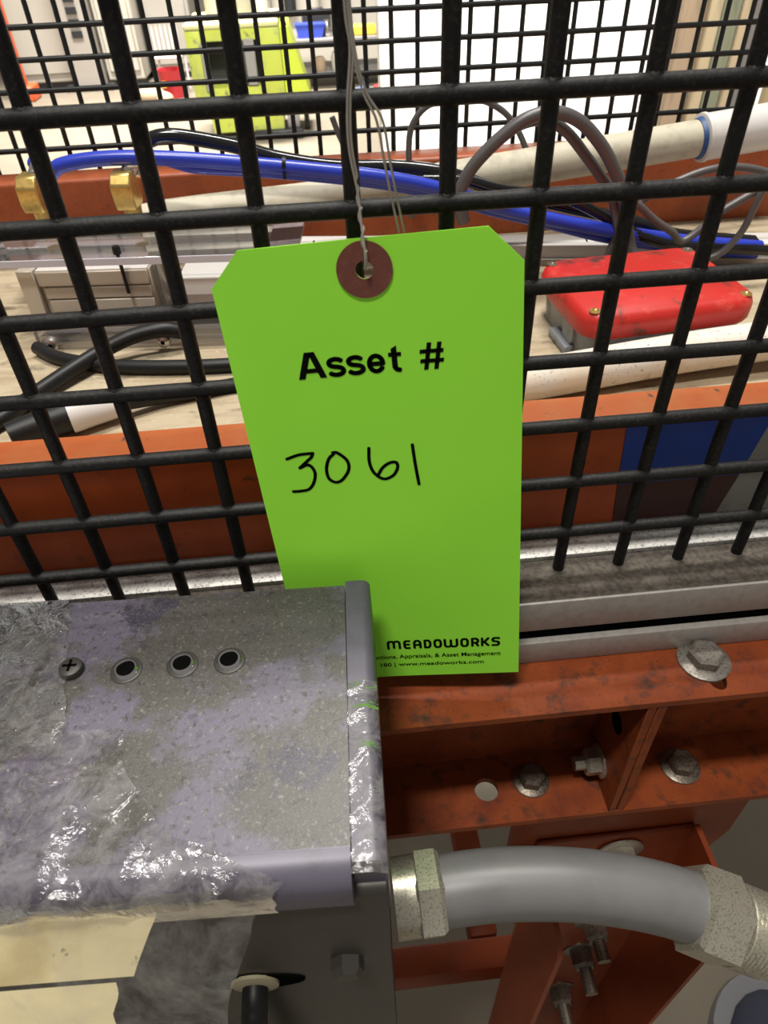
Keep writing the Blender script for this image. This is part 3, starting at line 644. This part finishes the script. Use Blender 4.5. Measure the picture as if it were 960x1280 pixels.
# hoses and cables
def hose(name, pts, r, m, label, cat='hose', group=None, seg=12): return single(name, B().tube(pts, r, seg), m, label, cat, group)
hose('air_hose', [(-.2070, .325, .0600), (-.2000, .3180, .0585), (-.1945, .312, .0560), (-.1858, .310, .0610), (-.1676, .31, .0634), (-.1423, .31, .0634), (-.1073, .31, .0605), (-.0719, .31, .0561), (-.0202, .31, .0487), (.0223, .31, .0417), (.0607, .31, .0322), (.1007, .31, .0181), (.1362, .305, .0095), (.1854, .300, -.0010), (.2427, .30, -.0120), (.30, .30, -.020)],
     .0046, M_BLUE, 'blue air hose arching from the left brass port across the deck')
hose('air_hose', [(-.1360, .322, .0560), (-.1250, .318, .0600), (-.1060, .316, .0545), (-.09, .318, .0515), (-.05, .318, .0470), (.02, .318, .036), (.0607, .318, .0255), (.1007, .318, .0125), (.1362, .315, .0035), (.1854, .309, -.0090), (.2427, .306, -.0190), (.30, .302, -.026)],
     .0040, M_BLUE, 'second blue air hose lying just under the arching blue hose')
hose('black_hose', [(-.1311, .33, .0680), (-.1220, .33, .0700), (-.1078, .33, .0689), (-.0775, .33, .062), (-.0466, .33, .0523), (-.009, .33, .0451), (.0354, .33, .0420), (.0694, .325, .0370), (.1049, .322, .0250), (.1539, .320, .0115), (.2056, .315, -.0010), (.2387, .31, -.0110), (.30, .31, -.020)],
     .0047, M_BLACKG, 'glossy black hose with cut end running above the blue hose')
hose('black_hose', [(.0500, .318, .0365), (.0800, .3165, .0345), (.1049, .3150, .0275), (.1539, .311, .0185), (.2056, .298, -.0050), (.2387, .292, -.0125), (.31, .29, -.020)],
     .0036, M_BLACKG, 'thin glossy black hose beside the blue hose under the grey cable loops')
zt = B().lathe((-.0450, .3105, .0535), (-.0425, .3105, .0531), [(0, .0052), (.0024, .0052)], 18); zt.box(-.0448, -.0428, .3045, .3070, .0460, .0500)
single('cable_tie', zt, M_BLACK, 'black cable tie round the blue air hose', 'cable tie')
CG = 'grey cable loops over the hoses'
hose('grey_cable', [(.0745, .292, .0150), (.0705, .292, .0300), (.0730, .292, .0400), (.0800, .292, .0515), (.0949, .292, .0656), (.1121, .292, .0765), (.1299, .292, .0789), (.1464, .292, .0731), (.1619, .292, .0596), (.1739, .292, .0443), (.1830, .292, .029), (.190, .295, .010), (.197, .29, -.012), (.205, .28, -.026)],
     .0042, M_GREYCABLE, 'thick grey cable forming the tallest round loop over the hoses', 'cable', CG)
hose('grey_cable', [(.0770, .3008, .0120), (.0735, .3008, .0320), (.0830, .3008, .0510), (.0980, .3008, .0640), (.1130, .3008, .0720), (.1280, .3008, .0725), (.1420, .3008, .0650), (.1560, .3008, .0510), (.1690, .3008, .0370), (.1790, .3000, .025), (.186, .297, .006), (.192, .29, -.014), (.198, .28, -.027)],
     .0036, M_GREYCABLE, 'grey cable nested just inside the tallest grey loop', 'cable', CG)
hose('grey_cable', [(.0495, .38, -.01), (.0487, .38, .0143), (.0476, .38, .0411), (.0507, .38, .0571), (.0619, .38, .0685), (.0823, .38, .0726), (.103, .38, .0695), (.1217, .38, .0587), (.1358, .38, .039), (.1462, .378, .0126), (.1482, .372, -.0015)],
     .0023, M_GREYCABLE, 'thin grey cable loop standing behind the thick loop against the rear tube', 'cable', CG)
hose('grey_cable', [(.183, .300, -.022), (.1872, .3, -.0074), (.1935, .3, .0080), (.2002, .3, .0180), (.2182, .3, .0279), (.2415, .3, .0359), (.2637, .3, .0372), (.2881, .3, .0322), (.32, .3, .02)],
     .0026, M_GREYCABLE, 'thin grey cable arch leading right from behind the red lid', 'cable', CG)
hose('grey_cable', [(.1850, .283, .0280), (.1921, .28, .0222), (.2050, .28, .0120), (.2189, .28, .0034), (.2291, .281, -.0040), (.2450, .282, .0080), (.2493, .28, .0145), (.2684, .28, .0255), (.2783, .28, .0290), (.31, .28, .034)],
     .0026, M_GREYCABLE, 'grey cable dipping in a vee behind the corner of the red lid', 'cable', CG)
hose('grey_cable', [(.2745, .276, .0300), (.2721, .276, .024), (.2677, .276, .003), (.2576, .276, -.0115), (.2467, .278, -.0170), (.235, .282, -.0200)],
     .0024, M_GREYCABLE, 'short grey cable hooking down onto the white rail at its right', 'cable', CG)
hose('grey_cable', [(-.0080, .393, .062), (-.0030, .393, .0480), (.0040, .393, .034), (.0090, .393, .022)], .0022, M_GREYCABLE, 'short dark grey cable behind the tag wire above the beige pipe', 'cable', CG)
KB = 'black cables on the deck'
hose('power_cable', [(-.290, .090, DZ + .005), (-.245, .127, DZ + .005), (-.2124, .1588, DZ + .005), (-.1976, .1863, DZ + .0055), (-.1715, .2185, DZ + .009), (-.150, .2300, DZ + .0140), (-.1300, .2345, DZ + .0155), (-.118, .2365, DZ + .012)], .0049, M_BLACK, 'black cable crossing diagonally over the deck from the valve assembly', 'cable', KB)
hose('power_cable', [(-.2150, .2440, DZ + .0045), (-.2000, .2300, DZ + .0045), (-.1818, .2200, DZ + .0045), (-.160, .2120, DZ + .0045), (-.1398, .2078, DZ + .0045), (-.110, .204, DZ + .0045), (-.0849, .2026, DZ + .0045), (-.04, .202, DZ + .0045), (.02, .205, DZ + .0045)], .0044, M_BLACK, 'black cable lying along the deck in front of the valve assembly', 'cable', KB)
hose('power_cable', [(-.1430, .1596, DZ + .009), (-.1250, .1680, DZ + .006), (-.1063, .1731, DZ + .0045), (-.0786, .1798, DZ + .0042), (-.03, .186, DZ + .0042)], .0042, M_BLACK, 'black cable leaving the white clamp of the connector', 'cable', KB)
cn = thing('cable_connector', 'black cable connector with a white clamp lying on the deck', 'connector', (-.165, .146, DZ))
part('grip', B().tube([(-.1980, .1340, DZ + .0100), (-.1860, .1410, DZ + .0100), (-.1680, .1500, DZ + .0100)], lambda t: .0070 + .002 * t, 14, 4), M_BLACK, cn)
cb = part('clamp', B().tube([(-.1700, .1490, DZ + .0105), (-.1600, .1530, DZ + .0105), (-.1450, .1585, DZ + .0095)], lambda t: .0100 - .003 * t * t, 20, 6), M_WHITE, cn)
part('clamp_screw', B().box(-.1610, -.1550, .1505, .1565, DZ + .0192, DZ + .0212, .0008, 1), M_BOLT, cb)

# ================================================================== THINGS ON THE DECK, RIGHT
rb = thing('switch_box', 'grey cast box with a scuffed red enamel lid on the deck', 'switch box', (.1765, .2175, DZ), math.radians(5.0))
def roundrect(hx, hy, r, n=6, off=0.0):
    out = []
    for cx, cy, a0 in ((hx - r, hy - r, 0), (-hx + r, hy - r, 90), (-hx + r, -hy + r, 180), (hx - r, -hy + r, 270)):
        for k in range(n + 1):
            a = math.radians(a0 + 90 * k / n); out.append((cx + r * math.cos(a), cy + r * math.sin(a)))
    return out
def loft(layers):
    b = B(); R = [[b.bm.verts.new((x, y, z)) for x, y in roundrect(hx, hy, r)] for hx, hy, r, z in layers]; n = len(R[0])
    for a, c in zip(R, R[1:]):
        for k in range(n): b.bm.faces.new([a[k], a[(k + 1) % n], c[(k + 1) % n], c[k]])
    b.bm.faces.new(R[0][::-1]); b.bm.faces.new(R[-1]); return b
part('body', loft([(.050, .038, .012, 0), (.0515, .0395, .012, .020)]), M_CASTGREY, rb, **L_)
lid = part('lid', loft([(.0545, .0425, .016, .0195), (.0558, .0437, .017, .0215), (.0560, .0440, .017, .0290), (.0545, .0425, .0155, .0330), (.0515, .0395, .0125, .0350)]), M_RED, rb, **L_)
for sx, sy in ((-1, -1), (1, -1), (1, 1), (-1, 1)):
    part('lid_screw', B().lathe((sx * .0475, sy * .0350, .0347), (sx * .0475, sy * .0350, .0358), [(0, .0036), (.0006, .0034), (.0008, .0018), (.0004, .0014)], 18), M_BRASS if sy < 0 else M_BOLT, lid, **L_)
ear = part('mount_ear', B().box(-.0570, -.0500, -.022, .006, 0, .006, .0015, 2), M_CASTGREY, rb, **L_)
part('ear_hole', B().cyl((-.0505, -.014, .013), (-.0520, -.014, .013), .0065, seg=20), M_DARK, rb, **L_)
part('entry_ring', B().lathe((-.0500, -.014, .013), (-.0530, -.014, .013), [(0, .0088), (.003, .0084)], 24), M_CASTGREY, rb, **L_)

pv = thing('pvc_pipe', 'dirty white plastic pipe lying on the deck behind the orange tube', 'pipe', (.14, .155, DZ))
part('pipe', B().tube([(.028, .1395, -.0232), (.085, .1460, -.0230), (.176, .1580, -.0205), (.232, .1620, -.0185), (.34, .170, -.0150)], .0117, 24, 6), M_PVC, pv)
bp2 = thing('beige_pipe', 'beige plastic pipe with white collar slanting in front of the rear orange tube', 'pipe', (.07, .35, 0))
part('pipe', B().tube([(-.150, .336, .0130), (-.1200, .339, .0155), (.0016, .347, .0200), (.1215, .355, .0285), (.2660, .362, .0405)], .0128, 24, 6), M_PVC2, bp2)
cl_ = part('collar', B().lathe((.2640, .3618, .0404), (.330, .3655, .0460), [(0, .0140), (.0012, .0168), (.0035, .0170), (.0045, .0160), (.070, .0160)], 28), M_WHITE, bp2)
part('collar_seal', B().lathe((.2612, .3616, .0402), (.330, .3655, .0460), [(0, .0134), (.0032, .0146)], 28), mat('blue_seal', (.02, .07, .20), .5), cl_)
wr = thing('white_rail', 'white plastic rail with tick marks lying before the rear orange tube', 'rail', (.13, .345, DZ), math.radians(-9))
part('bar', B().box(-.235, .30, -.0115, .0115, 0, .0150, .0010, 2), M_WHITE, wr, **L_)
part('foot', B().box(-.235, .30, -.0145, .0, 0, .0050), M_ALU, wr, **L_)
for k in range(12):
    x = -.205 + .0425 * k
    part('tick_mark', B().box(x, x + .0012, -.0055, .0015, .0149, .0152), M_DARK, wr, **L_)

# ================================================================== WORKSHOP BEHIND
def lime_machine():
    t = thing('floor_machine', 'lime yellow floor machine with dark openings standing on the concrete', 'machine', (-.42, 4.7, FZ))
    y0 = 4.60
    fr = B(); X0, X1, Zb, Zt = -.715, -.185, -.735, -.375
    fr.box(X0, X0 + .085, y0, y0 + .5, Zb, Zt, .01, 2).box(X1 - .13, X1, y0, y0 + .5, Zb, Zt, .01, 2)
    fr.box(X0 + .085, X1 - .13, y0, y0 + .5, Zt - .055, Zt).box(X0 + .085, X1 - .13, y0, y0 + .5, Zb, Zb + .075)
    part('housing', fr, M_LIME, t)
    part('inner_wall', B().box(X0 + .085, X1 - .13, y0 + .18, y0 + .2, Zb + .075, Zt - .055), M_FARDARK, t)
    part('divider', B().box(-.455, -.405, y0 + .02, y0 + .1, Zb + .075, Zt - .055), M_FARGREY, t)
    part('grille', B().box(-.395, -.335, y0 - .012, y0 + .05, -.655, -.425, .006, 1), M_FARGREY, t)
    part('side_frame', B().box(-.640, -.605, y0 - .012, y0 + .03, -.675, -.44, .004, 1), M_FARGREY, t)
    part('top_cap', B().box(X0, X1, y0 - .01, y0 + .52, Zt, Zt + .03, .008, 1), mat('dusty_lime', (.50, .50, .24), .6), t)
    part('side_wing', B().prism([(-.183, Zt - .01), (-.135, Zt - .01), (-.035, -.735), (-.035, -.80), (-.183, -.80)], 'y', y0 + .05, y0 + .45), M_LIMEB, t)
    part('skirt', B().prism([(-.655, Zb), (-.205, Zb), (-.215, FZ + .05), (-.64, FZ + .05)], 'y', y0 + .02, y0 + .5), M_LIME, t)
    part('bumper', B().box(-.40, -.10, y0 - .02, y0 + .1, FZ + .012, FZ + .055, .01, 1), M_FARDARK, t)
    part('wheel', B().cyl((-.19, y0 + .12, FZ + .095), (-.12, y0 + .12, FZ + .095), .095, seg=24), M_FARGREY, t)
    part('wheel', B().cyl((-.09, y0 + .22, FZ + .075), (-.06, y0 + .22, FZ + .075), .075, seg=24), M_FARDARK, t)
    part('handle', B().tube([(-.20, y0 + .1, Zt + .02), (-.17, y0 + .1, Zt + .05), (-.13, y0 + .1, -.46)], .012, 8), M_FARDARK, t)
lime_machine()
def cabinet(x0, x1, y, z1, m, label, vents=0):
    t = thing('steel_cabinet', label, 'cabinet', ((x0 + x1) / 2, y + .3, FZ), 0, 'cabinets along the far side')
    part('body', B().box(x0, x1, y, y + .6, FZ + .04, z1, .01, 1), m, t); part('plinth', B().box(x0 + .02, x1 - .02, y + .02, y + .58, FZ, FZ + .04), M_FARDARK, t)
    part('door', B().box(x0 + .03, x1 - .03, y - .015, y, FZ + .10, z1 - .05, .006, 1), m, t)
    for k in range(vents): part('vent', B().box(x0 + .05, x1 - .05, y - .019, y - .015, FZ + .11 + .035 * k, FZ + .125 + .035 * k), M_FARDARK, t)
cabinet(-2.42, -1.92, 6.6, .35, M_CABL, 'pale steel cabinet beside the orange post')
cabinet(-1.66, -1.36, 6.55, .35, M_CABL, 'narrow pale cabinet beside the slotted post', 0)
cabinet(-1.34, -.95, 6.75, .30, M_CAB, 'grey cabinet behind the wire chair')
sp = thing('slotted_post', 'grey upright post with a column of black slots between cabinets', 'post', (-1.78, 6.4, FZ))
part('post', B().box(-1.90, -1.68, 6.44, 6.60, FZ, .30, .004, 1), M_CAB, sp)
for k in range(9): part('slot', B().box(-1.825, -1.745, 6.43, 6.44, -.60 + .075 * k, -.555 + .075 * k), M_FARDARK, sp)
part('foot', B().box(-1.97, -1.60, 6.38, 6.50, FZ, FZ + .035), M_FARDARK, sp)
op = thing('orange_post', 'red orange upright post at the end of the cabinets', 'post', (-2.22, 6.2, FZ))
part('post', B().box(-2.27, -2.20, 6.15, 6.25, FZ, .3, .005, 1), M_FARORANGE, op); part('foot', B().box(-2.30, -2.14, 6.10, 6.30, FZ, FZ + .10, .01, 1), M_FARORANGE, op)
bk = thing('red_bucket', 'red bucket on the floor beside the lime machine', 'bucket', (-1.07, 6.0, FZ))
part('shell', B().lathe((-1.07, 6.0, FZ), (-1.07, 6.0, FZ + .18), [(0, .075), (.17, .098), (.185, .102), (.18, .090), (.02, .07)], 20), M_FARRED, bk)
part('yellow_tag', B().box(-1.135, -1.095, 5.885, 5.90, FZ + .08, FZ + .125, .006, 1), M_FARYEL, bk)
wc = thing('wire_chair', 'white wire chair frame behind the red bucket', 'chair', (-1.09, 6.2, FZ))
cwm = mat('white_wire_far', (.75, .73, .70), .4)
part('back_frame', B().tube([(-1.19, 6.1, -.70), (-1.20, 6.1, -.53), (-1.17, 6.1, -.49), (-1.02, 6.1, -.49), (-.99, 6.1, -.53), (-1.0, 6.1, -.70)], .012, 8, 5), cwm, wc)
for k in range(5): part('back_wire', B().cyl((-1.16 + .033 * k, 6.1, -.70), (-1.16 + .033 * k, 6.1, -.50), .006, seg=6), cwm, wc)
part('seat', B().box(-1.20, -.98, 6.06, 6.32, -.715, -.70, .006, 1), cwm, wc)
for x in (-1.19, -.99):
    for y in (6.08, 6.30): part('leg', B().cyl((x, y, FZ), (x, y, -.71), .010, seg=8), cwm, wc)
sk = B().ball((-1.21, 5.8, FZ + .055), .10, 1.15, .8, .62, 14); sk.ball((-1.12, 5.78, FZ + .04), .07, 1.1, .8, .6, 12)
single('cloth_sack', sk, M_FARTAN, 'slumped tan sack on the floor between the red bucket and cabinets', 'sack')
for x, z1, r_, m_, lb in ((-.55, -.21, .055, M_CABL, 'pale upright canister on top of the lime machine at its left'), (-.40, -.23, .065, M_CAB, 'grey upright canister on top of the lime machine'), (-.28, -.20, .04, M_WHITE, 'slim white bottle on top of the lime machine')):
    single('canister', B().lathe((x, 4.85, -.3445), (x, 4.85, z1), [(0, r_ * .95), (.008, r_), (.09, r_), (.11, r_ * .6), (.135, r_ * .6)], 16), m_, lb, 'canister')
wb = thing('work_bench', 'grey work bench with clutter behind the lime machine', 'bench', (.12, 6.2, FZ))
part('top', B().box(-.16, .62, 5.95, 6.5, -.655, -.622, .004, 1), M_FARGREY, wb)
for x in (-.14, .58):
    for y in (5.98, 6.46): part('leg', B().box(x, x + .035, y, y + .035, FZ, -.655), M_FARGREY, wb)
part('lower_shelf', B().box(-.14, .60, 5.98, 6.46, -.86, -.84), M_FARGREY, wb)
bn = thing('blue_bin', 'small blue plastic bin on the work bench', 'bin', (0, 6.05, -.622))
part('shell', B().prism([(-.095, -.6215), (.078, -.6215), (.105, -.545), (-.11, -.545)], 'y', 6.0, 6.12), M_FARBLUE, bn); part('rim', B().box(-.115, .11, 5.995, 6.125, -.545, -.537), M_FARBLUE, bn)
yb_ = single('yellow_case', B().box(.31, .48, 6.0, 6.1, -.6215, -.56, .008, 1), M_FARYEL, 'yellow case on the work bench beside the white panel', 'case')
for k, (x, z0, h, r_, m_, lb) in enumerate([(.12, -.6215, .10, .032, M_CHROME, 'shiny round jar on the bench beside the blue bin'), (.19, -.6215, .16, .030, M_FARDARK, 'black canister on the bench behind the jar'), (.26, -.6215, .075, .026, M_ALU, 'short grey tin on the bench'),
                                        (.05, -.84, .09, .045, M_FARTAN, 'brown pot on the lower shelf of the bench'), (.17, -.84, .12, .035, M_CABL, 'pale pot on the lower shelf of the bench'), (.28, -.84, .08, .05, M_FARDARK, 'dark pot on the lower shelf of the bench')]):
    y = 6.05 + .02 * (k % 2)
    single('bench_pot', B().lathe((x, y, z0), (x, y, z0 + h), [(0, r_ * .9), (.01, r_), (h * .75, r_), (h * .9, r_ * .7), (h, r_ * .7)], 16), m_, lb, 'container')
single('tool_box', B().box(-.06, .16, 6.22, 6.38, -.6215, -.50, .01, 1).box(-.01, .11, 6.28, 6.32, -.50, -.47, .008, 1), M_FARDARK, 'black tool box at the back of the work bench', 'tool box')
sb = thing('spray_bottle', 'blue spray bottle with black head on the floor near the bench', 'bottle', (.34, 5.5, FZ))
part('bottle', B().lathe((.34, 5.5, FZ), (.34, 5.5, FZ + .15), [(0, .045), (.01, .05), (.08, .05), (.11, .02), (.13, .02)], 18), mat('spray_blue', (.10, .17, .42), .4), sb)
part('head', B().box(.30, .365, 5.48, 5.52, FZ + .13, FZ + .17, .006, 1), M_FARDARK, sb)
single('red_block', B().box(.41, .45, 5.45, 5.52, FZ, FZ + .10, .004, 1), M_FARRED, 'small red block on the floor beside the spray bottle', 'block')
tk = thing('tall_machine', 'tall grey machine standing behind the work bench', 'machine', (.1, 7.2, FZ))
part('body', B().box(-.42, .62, 7.0, 7.6, FZ, .4, .02, 1), M_CABL, tk)
for k in range(4): part('pipe', B().cyl((-.35 + .2 * k, 6.96, -.55), (-.35 + .2 * k, 6.96, .3), .05, seg=14), (M_CAB, M_FARDARK, M_CABL, M_FARTAN)[k], tk)
# white panel and timber
wp = thing('partition_board', 'large white painted partition board standing behind the rear mesh', 'partition', (.95, 3.35, FZ))
part('sheet', B().box(.335, 1.545, 3.30, 3.36, FZ, 1.0, .004, 1), M_WALLP, wp); part('edge_trim', B().box(.268, .335, 3.29, 3.36, FZ, 1.0, .006, 1), mat('off_white_trim', (.66, .64, .58), .6), wp)
part('knob', B().ball((1.0, 3.295, -.365), .016, 1, .6, 1, 12), M_FARGREY, wp)
GP = 'timber planks beside the white panel'
for x0, x1, y, c, nm, lb in ((1.55, 1.655, 3.26, (.42, .30, .19), 'tan', 'tan timber plank next to the white panel'), (1.66, 1.715, 3.24, (.58, .46, .28), 'straw', 'narrow straw coloured timber plank between tan and green planks'),
                             (1.72, 1.80, 3.25, (.24, .25, .16), 'moss', 'mossy green timber plank with dark stains'), (1.803, 1.845, 3.24, (.56, .44, .27), 'cream', 'narrow cream timber plank between green plank and grey post'), (1.99, 2.20, 3.25, (.52, .40, .22), 'yellow', 'wide yellowish timber board beyond the grey post')):
    b = B().box(x0, x1, y, y + .05, FZ, 1.0, .004, 1)
    single('timber_plank', b, plank_mat('plank_' + nm, c), lb, 'plank', GP)
gp = thing('grey_post', 'dark grey steel post among the timber planks', 'post', (1.9, 3.2, FZ))
part('post', B().box(1.85, 1.93, 3.17, 3.25, FZ, 1.0, .006, 1), mat('post_grey', (.17, .165, .17), .45), gp); part('edge_strip', B().box(1.93, 1.945, 3.17, 3.25, FZ, 1.0), M_WALLP, gp)
part('base', B().box(1.852, 1.960, 3.14, 3.24, FZ, FZ + .012), M_FARGREY, gp)
